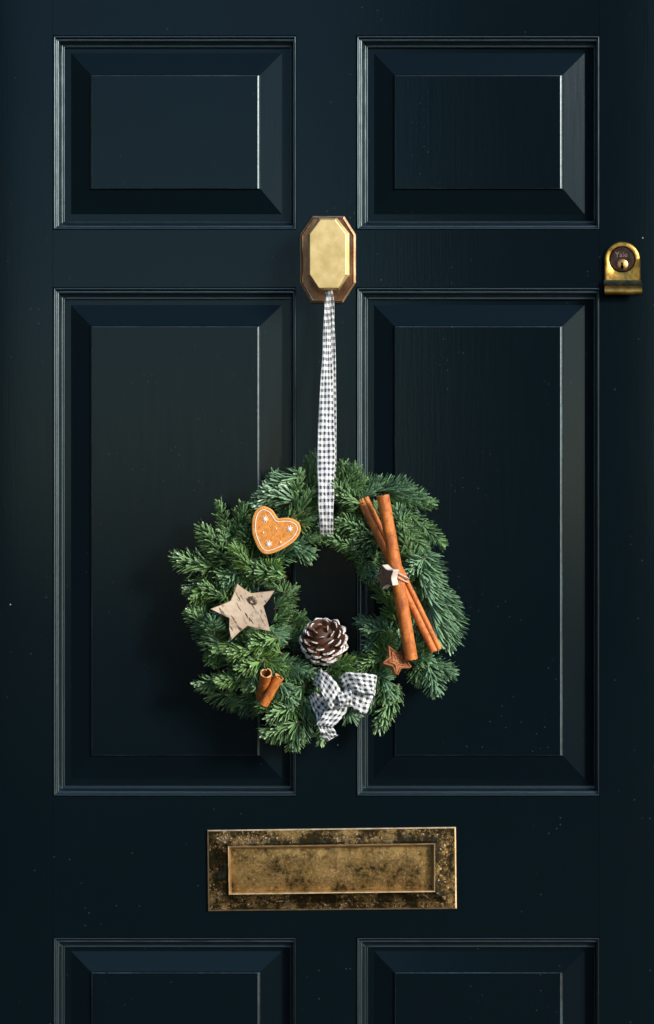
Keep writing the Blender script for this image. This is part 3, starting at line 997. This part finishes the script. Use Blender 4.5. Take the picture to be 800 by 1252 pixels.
S((432, 668), (396, 656), 62, 60, 13, mat=0)
S((372, 660), (402, 652), 64, 58, 12, mat=0)

# ------------------------------------------------------------------ ribbon that carries the wreath
def ribbon_strip(name, left, right, checks_u, parent, thick=0.0005, sub=6, check_len=0.0042, crumple=0.0):
    """left/right: lists of world points along the two edges; UV in checks"""
    Lp, Rp = open_spline(left, sub), open_spline(right, sub)
    nu = 8
    cph = random.uniform(0, 6.28)
    vs, uvs = [], []
    run = 0.0
    for i in range(len(Lp)):
        if i:
            run += ((Lp[i] + Rp[i]) / 2 - (Lp[i - 1] + Rp[i - 1]) / 2).length
        for k in range(nu + 1):
            q = k / nu
            cr = crumple * (math.sin(q * 5.1 + i * 0.55 + cph) + math.sin(q * 9.3 - i * 0.8 + cph * 2)) * 0.5
            vs.append(Lp[i].lerp(Rp[i], q) + Vector((0.35 * cr, -cr, 0.25 * cr)))
            uvs.append((q * checks_u + 0.62, run / check_len))
    fs = []
    for i in range(len(Lp) - 1):
        for k in range(nu):
            a = i * (nu + 1) + k
            fs.append((a, a + 1, a + nu + 2, a + nu + 1))
    o = mesh_obj(name, vs, fs, M_GING, parent, smooth=True, uvs=uvs)
    md = o.modifiers.new("thickness", 'SOLIDIFY'); md.thickness = thick; md.offset = 0
    return o

rib = empty("hanging_ribbon", P(402, 354, 0.02), "long black and white gingham ribbon looped from brass knob down to wreath", "ribbon")
# front strand: gathered at the knob, spreads as it falls, lies over the wreath and turns into its opening
yl = [(352, 398.5, 402.5, 20), (362, 397.6, 402.8, 21), (385, 396.2, 403.8, 22), (420, 394.8, 405.2, 26), (460, 392.5, 407.0, 34), (510, 389.5, 408.5, 46), (550, 388.2, 409.5, 60),
      (585, 388.5, 409.0, 76), (615, 389.5, 408.0, 82), (640, 390.5, 407.5, 78), (654, 391.5, 407.5, 66), (660, 392.5, 407.5, 50), (656, 392.5, 407.5, 30)]
ribbon_strip("front_strand", [P(l, y, d * 0.001) for y, l, r, d in yl], [P(r, y, d * 0.001 - 0.001) for y, l, r, d in yl], 4.0, rib, check_len=0.0078, crumple=0.0012)
yb = [(352, 401.5, 406.5, 19), (366, 402.0, 408.0, 19.5), (400, 401.5, 409.5, 18), (460, 400.5, 410.8, 17), (520, 399.5, 411.5, 15), (560, 398.5, 411.0, 12), (600, 396, 410, 9), (640, 393, 409, 9)]
ribbon_strip("back_strand", [P(l, y, d * 0.001) for y, l, r, d in yb], [P(r, y, d * 0.001 + 0.002) for y, l, r, d in yb], 3.0, rib, check_len=0.0074, crumple=0.0010)
lp_pts = [P(402 + 15.5 * math.cos(a), 315 - 0 + 15.5 * math.sin(a) + 2, 0.0205) for a in [R(x) for x in range(75, 466, 15)]]
# loop round the knob's neck, hidden behind the knob head
v, f = [], []
lefts = [P(402 + 15.6 * math.cos(R(x)), 316 + 15.6 * math.sin(R(x)), 0.018) for x in range(88, 453, 20)]
rights = [P(402 + 15.6 * math.cos(R(x)), 316 + 15.6 * math.sin(R(x)), 0.0245) for x in range(88, 453, 20)]
ribbon_strip("neck_loop", lefts, rights, 2.0, rib, check_len=0.0078)
dl = [(331.5, 398.5, 404.5, 20), (342, 398.2, 404, 20.3), (352.2, 398.0, 403.5, 20.3)]
ribbon_strip("gathered_end", [P(l, y, d * 0.001) for y, l, r, d in dl], [P(r, y, d * 0.001) for y, l, r, d in dl], 3.0, rib, check_len=0.0078)

# ------------------------------------------------------------------ bow
bow = empty("bow", P(418, 850, 0.07), "small black and white gingham bow at the bottom of the wreath", "bow")
def quad_strip(name, rows_, cu, cl=0.0074):
    cu = cu * 0.75
    """rows_: (lx, ly, ld, rx, ry, rd)"""
    return ribbon_strip(name, [P(a, b, c * 0.001) for a, b, c, *_ in rows_], [P(*q[3:5], q[5] * 0.001) for q in rows_], cu, bow, thick=0.0005, check_len=cl, crumple=0.0023)
# right loop: outer (front) face and the part that folds under
quad_strip("loop", [(414, 829, 74, 424, 851, 74), (424, 822, 82, 434, 846, 82), (440, 823, 86, 446, 848, 86), (452, 824, 84, 455, 849, 84), (460, 826, 76, 457, 850, 76),
                    (460, 830, 66, 457, 856, 66), (452, 840, 62, 449, 866, 62), (436, 842, 62, 434, 860, 62), (425, 842, 66, 424, 858, 66)], 6.0)
quad_strip("loop", [(427, 842, 76, 425, 857, 76), (436, 845, 78, 431, 866, 78), (446, 849, 78, 440, 871, 78), (457, 851, 74, 447, 874, 74)], 5.0)
# left loop: wide band falling from upper left to the knot
quad_strip("loop", [(382, 838, 66, 390, 818, 66), (386, 838, 76, 393, 818, 76), (392, 846, 84, 401, 824, 84), (398, 856, 86, 411, 834, 86), (403, 866, 84, 419, 846, 84), (408, 868, 76, 424, 853, 76)], 6.0)
quad_strip("loop", [(378, 851, 62, 388, 846, 62), (382, 866, 64, 394, 852, 64), (387, 874, 64, 400, 858, 64), (394, 876, 68, 405, 864, 68)], 5.0)
# tail with a cut end
quad_strip("tail", [(404, 862, 70, 424, 858, 70), (398, 868, 76, 424, 870, 76), (392, 878, 80, 416, 880, 78), (387, 886, 78, 407, 889, 80)], 6.0)
quad_strip("tail", [(387, 870, 68, 407, 878, 70), (388, 884, 74, 407, 886, 76), (391, 894, 78, 409, 892, 80), (394, 901, 74, 412, 897, 78), (400, 907, 72, 413, 899, 74)], 6.0)
quad_strip("knot", [(412, 848, 82, 428, 842, 80), (414, 854, 90, 430, 850, 88), (415, 860, 88, 430, 858, 86), (414, 866, 80, 428, 864, 78)], 4.0)

# ------------------------------------------------------------------ felt heart
def to_px(pts, ox, oy, s):
    return [(ox + x / s, oy + y / s) for x, y in pts]
def solid(name, outline, d0, d1, bev, mats, parent=None, tilt=(0, 0), edge_idx=1, curl=0.0):
    """thick flat ornament: outline in px, back at d0 mm and front at d1 mm, rounded rim; tilt = mm of depth per px in x and y"""
    cx = sum(p[0] for p in outline) / len(outline); cy = sum(p[1] for p in outline) / len(outline)
    dd = lambda x, y, d: (d + (x - cx) * tilt[0] + (y - cy) * tilt[1] + curl * (0.8 * (x - cx) ** 2 + 0.5 * (x - cx) * (y - cy) + 0.2 * (y - cy) ** 2)) * 0.001
    ring = lambda pts, d: [P(x, y, dd(x, y, d)) for x, y in pts]
    rings = [ring(inset2d(outline, bev * 0.6), d0), ring(outline, d0 + bev * 0.7), ring(outline, d1 - bev), ring(inset2d(outline, bev * 0.3), d1 - bev * 0.3), ring(inset2d(outline, bev), d1)]
    top = inset2d(outline, bev)
    for s in (0.8, 0.6, 0.4, 0.2):
        rings.append(ring([(cx + (x - cx) * s, cy + (y - cy) * s) for x, y in top], d1))
    v, f = prism_rings(rings)
    n = len(outline)
    o = mesh_obj(name, v, f, mats, parent, mat_idx=[edge_idx] * (4 * n) + [0] * (4 * n) + [edge_idx, 0])
    fix_normals(o)
    return o, dd

hz = [(450, 400), (452, 360), (465, 325), (490, 303), (515, 302), (545, 318), (563, 343), (574, 357), (602, 354), (637, 358), (666, 375), (678, 402), (671, 432), (645, 466), (600, 497), (560, 516), (525, 525), (500, 519), (480, 498), (465, 467), (453, 432)]
ho = [tuple(p[:2]) for p in closed_spline([(x, y, 0) for x, y in to_px(hz, 190, 540, 3.81)], 3)]
heart, dd = solid("heart_ornament", ho, 76, 83, 1.5, [M_FELT, M_FELTE], None, (0.05, 0.10))
tag(heart, "orange felt heart with white outline and snowflakes on the upper left of the wreath", "heart ornament")
ins = inset2d(ho, 4.4)
v, f = tube([P(x, y, dd(x, y, 83.0)) for x, y in ins] + [P(*ins[0], dd(*ins[0], 83.0))], 0.00052, 6, caps=False)
mesh_obj("outline_stitch", v, f, M_WHITE, heart, smooth=True)
def flake(cx, cy, r, n=8):
    vs, fs = [], []
    for k in range(n // 2):
        a = math.pi * k / (n // 2) + 0.3
        p0 = (cx - r * math.cos(a), cy - r * math.sin(a)); p1 = (cx + r * math.cos(a), cy + r * math.sin(a))
        v, f = tube([P(*p0, dd(*p0, 83.1)), P(cx, cy, dd(cx, cy, 83.3)), P(*p1, dd(*p1, 83.1))], [0.0004, 0.00065, 0.0004], 6)
        o = len(vs); vs += v; fs += [tuple(i + o for i in q) for q in f]
    mesh_obj("snowflake", vs, fs, M_WHITE, heart, smooth=True)
for x, y, r in ((511, 361, 16), (625, 407, 17), (527, 478, 17)):
    flake(190 + x / 3.81, 540 + y / 3.81, r / 3.81)
for x, y in ((503, 424), (563, 404), (584, 469)):
    bmb = bmesh.new()
    bmesh.ops.create_uvsphere(bmb, u_segments=10, v_segments=6, radius=0.0011)
    c = P(190 + x / 3.81, 540 + y / 3.81, dd(190 + x / 3.81, 540 + y / 3.81, 83.1))
    for vv in bmb.verts:
        vv.co = Vector((vv.co.x, vv.co.y * 0.6, vv.co.z)) + c
    bm_obj("dot", bmb, M_WHITE, heart, True)

# ------------------------------------------------------------------ birch star
st = [(290, 713), (297, 719), (307, 725.5), (320, 724), (335.5, 722.3), (329, 733), (322, 741), (326, 756), (330.5, 771.8), (317, 769), (303, 765.3), (293, 773), (282.3, 782.8), (280.6, 769), (280.4, 756), (269, 750.5), (257, 745), (270, 739.5), (282, 734), (286, 724)]
st = [(x + random.uniform(-0.5, 0.5), y + random.uniform(-0.5, 0.5)) for x, y in [p if k % 2 == 0 else p for k, p in enumerate(st)]]
star, dd2 = solid("birch_star", st, 74, 80, 0.7, [M_BIRCH, M_BIRCHE], None, (0.06, -0.05), curl=0.0032)
tag(star, "pale birch bark star on the left side of the wreath", "star ornament")
# the knot in the bark and its raised lip
kn = [tuple(p[:2]) for p in closed_spline([(x, y, 0) for x, y in ((303, 730), (309, 728.5), (315, 731), (316, 736), (312, 740), (306, 739), (302, 735))], 3)]
c0 = (309, 734.5)
kr = []
for s, h in ((1.05, 79.5), (0.92, 80.2), (0.66, 80.45), (0.42, 80.1), (0.2, 80.2)):
    kr.append([P(c0[0] + (x - c0[0]) * s, c0[1] + (y - c0[1]) * s, dd2(x, y, h + random.uniform(-0.3, 0.3))) for x, y in kn])
v, f = prism_rings(kr, True, False)
fix_normals(mesh_obj("knot", v, f, M_KNOT, star, smooth=True))
# long dark bark fissures, cut as thin raised strips of curled bark
for (x0, y0, x1, y1) in ((289, 736, 295, 747), (303, 731, 314, 748), (268, 745, 277, 753), (287, 757, 292, 768), (294, 727, 299, 735), (318, 752, 325, 765), (299, 757, 302, 763)):
    pa_, pb_ = Vector((x0, y0)), Vector((x1, y1))
    nn = Vector((-(pb_ - pa_).y, (pb_ - pa_).x)).normalized()
    out = []
    for q in range(6):
        u = q / 5
        c = pa_.lerp(pb_, u) + nn * random.uniform(-0.3, 0.3)
        out.append(c + nn * (0.2 + 0.4 * math.sin(math.pi * u)) * random.uniform(0.7, 1.2))
    for q in range(5, -1, -1):
        u = q / 5
        c = pa_.lerp(pb_, u)
        out.append(c - nn * (0.15 + 0.3 * math.sin(math.pi * u)) * random.uniform(0.7, 1.2))
    v, f = prism_rings([[P(p.x, p.y, dd2(p.x, p.y, 79.7)) for p in out], [P(p.x, p.y, dd2(p.x, p.y, 80.25)) for p in out]])
    fix_normals(mesh_obj("bark_fissure", v, f, M_BLACK if False else M_KNOT, star))

# ------------------------------------------------------------------ pine cone
cone_c = P(396, 784, 0.052)
axis = Vector((-0.16, -0.70, 0.62)).normalized()
cone = empty("pine_cone", cone_c, "brown pine cone with white painted scale tips inside the wreath ring", "pine cone")
ax_u = axis.cross(Vector((1, 0, 0))).normalized()
ax_v = axis.cross(ax_u)
NS = 60
GA = math.pi * (3 - math.sqrt(5))
Hh = 0.030
bmc = bmesh.new()
bmesh.ops.create_uvsphere(bmc, u_segments=20, v_segments=12, radius=0.0175)
rot = axis.to_track_quat('Z', 'Y').to_matrix().to_4x4()
for vv in bmc.verts:
    vv.co = (rot @ Vector((vv.co.x, vv.co.y, vv.co.z * 1.25))) + cone_c
bm_obj("core", bmc, M_SCALE, cone, True)
for k in range(NS):
    q = (k + 0.5) / NS                       # 0 at the tip, 1 at the base
    az = k * GA + random.uniform(-0.10, 0.10)
    lat = math.acos(1 - 1.72 * q)            # polar angle from the axis
    pol = lat
    radial = ax_u * math.cos(az) + ax_v * math.sin(az)
    tang = axis.cross(radial).normalized()
    outd = (axis * math.cos(pol) + radial * math.sin(pol)).normalized()
    # scales point outwards and lean towards the tip
    grow = (outd * 0.80 + axis * 0.55).normalized()
    thick_dir = grow.cross(tang).normalized()
    if thick_dir.dot(axis) < 0:
        thick_dir = -thick_dir
    size = 0.35 + 0.65 * min(1.0, q * 2.2) ** 0.7
    wdt = 0.0068 * size * random.uniform(0.86, 1.12)
    reach = random.uniform(0.95, 1.04) * 0.0305 * (0.93 + 0.07 * min(1, q * 3))
    rootp = cone_c + outd * 0.008 + axis * 0.002
    tipp = cone_c + (axis * math.cos(pol) * 1.02 + radial * math.sin(pol)) * reach
    vs, fs, mi = [], [], []
    rows_s = [(0.0, 0.35, 0.5, 0), (0.45, 0.75, 0.7, 0), (0.72, 1.0, 0.95, 0), (0.925, 1.04, 1.0, 1), (0.98, 0.80, 0.95, 1), (1.0, 0.5, 0.75, 1)]
    dirl = tipp - rootp
    for (u, wf, tf, m_) in rows_s:
        c = rootp + dirl * u + thick_dir * (0.0016 * size * u * u)
        for s in (-1.0, -0.5, 0.0, 0.5, 1.0):
            droop = -dirl.normalized() * (0.0022 * size * abs(s) ** 2 * u)
            vs.append(c + tang * (wdt * wf * s) + thick_dir * (0.0011 * tf * size * (1 - 0.5 * s * s)) + droop)
        for s in (1.0, 0.5, 0.0, -0.5, -1.0):
            droop = -dirl.normalized() * (0.0022 * size * abs(s) ** 2 * u)
            vs.append(c + tang * (wdt * wf * s) - thick_dir * (0.0012 * tf * size) + droop)
    for i in range(len(rows_s) - 1):
        for s in range(10):
            fs.append((i * 10 + s, i * 10 + (s + 1) % 10, (i + 1) * 10 + (s + 1) % 10, (i + 1) * 10 + s))
            mi.append(1 if i >= 3 else 0)
    fs.append(tuple(range((len(rows_s) - 1) * 10, len(rows_s) * 10))); mi.append(1)
    o = mesh_obj("scale", vs, fs, [M_SCALE, M_SNOW], cone, mat_idx=mi)
    fix_normals(o)
    shade_by_angle(o, 50)

# ------------------------------------------------------------------ cinnamon
def quill(name, p0, p1, r, turns, parent, gap=0.35, wall=0.0012, twin=False, mats=None, start=0.0, wob=0.03):
    """a rolled bark quill between two world points; spiral section with real thickness"""
    p0, p1 = Vector(p0), Vector(p1)
    t_ = (p1 - p0).normalized()
    u = t_.cross(Vector((0, -1, 0)));  u.normalize()
    w = t_.cross(u).normalized()
    n = 30
    sec_o, sec_i = [], []
    def spiral(cx, sgn, a0, a1, r0, r1):
        for k in range(n + 1):
            q = k / n
            a = a0 + (a1 - a0) * q
            rr = r0 + (r1 - r0) * q
            yield (cx + sgn * rr * math.cos(a), rr * math.sin(a)), (cx + sgn * (rr - wall) * math.cos(a), (rr - wall) * math.sin(a))
    if twin:    # double scroll, both edges rolled inwards
        o1 = list(spiral(-r * 0.0, 1, R(90), R(90) + turns * 2 * math.pi, r, r * 0.42))
    else:
        o1 = list(spiral(0.0, 1, start, start + turns * 2 * math.pi, r, r * (1 - 0.30 * turns)))
    sec_o = [a for a, b in o1]; sec_i = [b for a, b in o1]
    loop = sec_o + sec_i[::-1]
    m = len(loop)
    vs, fs, mi = [], [], []
    NL = 9
    ln = (p1 - p0).length
    ph = random.random() * 6
    for i in range(NL):
        q = i / (NL - 1)
        c = p0.lerp(p1, q) + u * (r * wob * math.sin(q * 5 + ph)) + w * (r * wob * math.cos(q * 4 + ph))
        s = 1 + 0.03 * math.sin(q * 7 + ph)
        for (a, b) in loop:
            jag = 0.0
            if i in (0, NL - 1):
                jag = 0.0006 * math.sin(a * 2100 + b * 1700 + ph)
            vs.append(c + u * (a * s) + w * (b * s) + t_ * jag)
    half = len(sec_o)
    for i in range(NL - 1):
        for k in range(m):
            fs.append((i * m + k, i * m + (k + 1) % m, (i + 1) * m + (k + 1) % m, (i + 1) * m + k))
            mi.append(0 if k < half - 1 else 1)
    for k in range(half - 1):
        a, b = k, k + 1
        c, d = m - 2 - k, m - 1 - k
        fs.append((a, b, c, d)); mi.append(2)
        o = (NL - 1) * m
        fs.append((o + d, o + c, o + b, o + a)); mi.append(2)
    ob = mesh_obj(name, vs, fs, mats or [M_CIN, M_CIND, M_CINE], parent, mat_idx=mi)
    fix_normals(ob)
    return shade_by_angle(ob, 50)

q = quill("cinnamon_stick", P(467.5, 606, 0.098), P(503, 806, 0.084), 0.0084, 1.35, None, start=R(150))
tag(q, "thick long cinnamon stick crossing the right side of the wreath", "cinnamon stick", "cinnamon sticks on the wreath")
thin = empty("cinnamon_stick", P(490, 702, 0.078), "thinner cinnamon stick with two rolled edges, behind the thick one on the right", "cinnamon stick", "cinnamon sticks on the wreath")
quill("roll", P(440.5, 611, 0.074), P(530.5, 796.5, 0.083), 0.0046, 1.2, thin, start=R(200))
quill("roll", P(447.5, 608.5, 0.074), P(537.5, 794, 0.083), 0.0041, 1.2, thin, start=R(-20))
q = quill("cinnamon_stick", P(325.3, 823, 0.094), P(319.5, 852, 0.060), 0.0079, 1.0, None, start=R(95), wall=0.0015)
tag(q, "short upright cinnamon stick with a hollow curled end at lower left", "cinnamon stick", "cinnamon sticks on the wreath")
q = quill("cinnamon_stick", P(341.5, 827.5, 0.086), P(322, 861, 0.078), 0.0067, 1.2, None, start=R(30), wall=0.0014)
tag(q, "short slanted cinnamon stick leaning across the hollow upright one at lower left", "cinnamon stick", "cinnamon sticks on the wreath")
# second edge of the hollow stick's heart-shaped mouth
# string that ties the long sticks together
tie = []
for k in range(40):
    a = 2 * math.pi * k / 19.5 + 0.4
    off = Vector((0.0003 * k - 0.005, 0, -0.0001 * k))
    c = P(485.5, 697 + k * 0.28, 0.084)
    tie.append(c + Vector((0.0115 * math.cos(a) + 0.002, 0.0165 * math.sin(a), -0.005 * math.cos(a))))
v, f = tube(tie, 0.0007, 6)
tag(mesh_obj("string", v, f, M_PALE, None, smooth=True), "pale string tying the two long cinnamon sticks together", "string")

def star_outline(r1, r2, rot, n=5, jit=0.0):
    pts = []
    for k in range(2 * n):
        rr = (r1 if k % 2 == 0 else r2) * (1 + random.uniform(-jit, jit))
        a = rot + math.pi * k / n
        pts.append((rr * math.cos(a), rr * math.sin(a)))
    return pts
def rounded(pts, r=0.3):
    out = []
    n = len(pts)
    for i in range(n):
        a, b, c = Vector(pts[i - 1]), Vector(pts[i]), Vector(pts[(i + 1) % n])
        p, q_ = b.lerp(a, r), b.lerp(c, r)
        out += [tuple(p), tuple((p + q_ + b * 2) / 4), tuple(q_)]
    return out
def oriented_solid(name, pts, th, centre, normal, up, mats, bev=0.0008, grooves=False):
    """pts in metres in the local plane; front face towards normal"""
    nrm = Vector(normal).normalized()
    upv = Vector(up); upv = (upv - nrm * upv.dot(nrm)).normalized()
    rt = upv.cross(nrm)
    ring = lambda pp, h: [Vector(centre) + rt * x + upv * y + nrm * h for x, y in pp]
    rings = [ring(inset2d(pts, bev), -th / 2), ring(pts, -th / 2 + bev), ring(pts, th / 2 - bev), ring(inset2d(pts, bev), th / 2)]
    v, f = prism_rings(rings)
    n = len(pts)
    mi = [1] * (3 * n) + [0, 0]
    o = mesh_obj(name, v, f, mats, None, mat_idx=mi)
    fix_normals(o)
    return o
# small thick star tied on the long sticks, turned to the left so its pale cut side shows
ss = oriented_solid("bark_star", rounded(star_outline(0.0165, 0.0092, R(100), jit=0.08), 0.22), 0.0105, P(474.5, 705.5, 0.104), (-0.62, -0.70, -0.05), (-0.12, 0, 1), [M_STARB, M_PALE], 0.0007)
tag(ss, "small thick brown star with pale cut edge where the long cinnamon sticks cross", "star ornament")
# cinnamon star with raised bark ridges
cs_pts = rounded(star_outline(0.0205, 0.0098, R(98), jit=0.06), 0.2)
cs = oriented_solid("cinnamon_star", cs_pts, 0.007, P(484.5, 808.5, 0.078), (0.28, -0.86, 0.30), (-0.35, 0, 1), [M_STARC, M_STARC], 0.0009)
tag(cs, "rough brown cinnamon bark star below the end of the thick cinnamon stick", "star ornament")
nrm = Vector((0.28, -0.86, 0.30)).normalized()
upv = Vector((-0.35, 0, 1)); upv = (upv - nrm * upv.dot(nrm)).normalized(); rt = upv.cross(nrm)
cc = P(484.5, 808.5, 0.078) + nrm * 0.0036
for s in (0.97, 0.62):
    pts = [cc + rt * (x * s * random.uniform(0.88, 1.03)) + upv * (y * s * random.uniform(0.88, 1.03)) + nrm * random.uniform(-0.0004, 0.0016) for x, y in cs_pts]
    v, f = tube(pts + [pts[0]], 0.0011, 6, caps=False)
    mesh_obj("bark_ridge", v, f, M_STARC, cs, smooth=True)
for k in range(5):
    a = R(98) + 2 * math.pi * k / 5
    pts = [cc + (rt * math.cos(a) + upv * math.sin(a)) * r_ + (rt * -math.sin(a) + upv * math.cos(a)) * 0.0009 * math.sin(r_ * 900) for r_ in (0.002, 0.006, 0.011, 0.0165)]
    v, f = tube(pts, [0.0009, 0.0011, 0.0009, 0.0006], 6)
    mesh_obj("bark_ridge", v, f, M_STARC, cs, smooth=True)
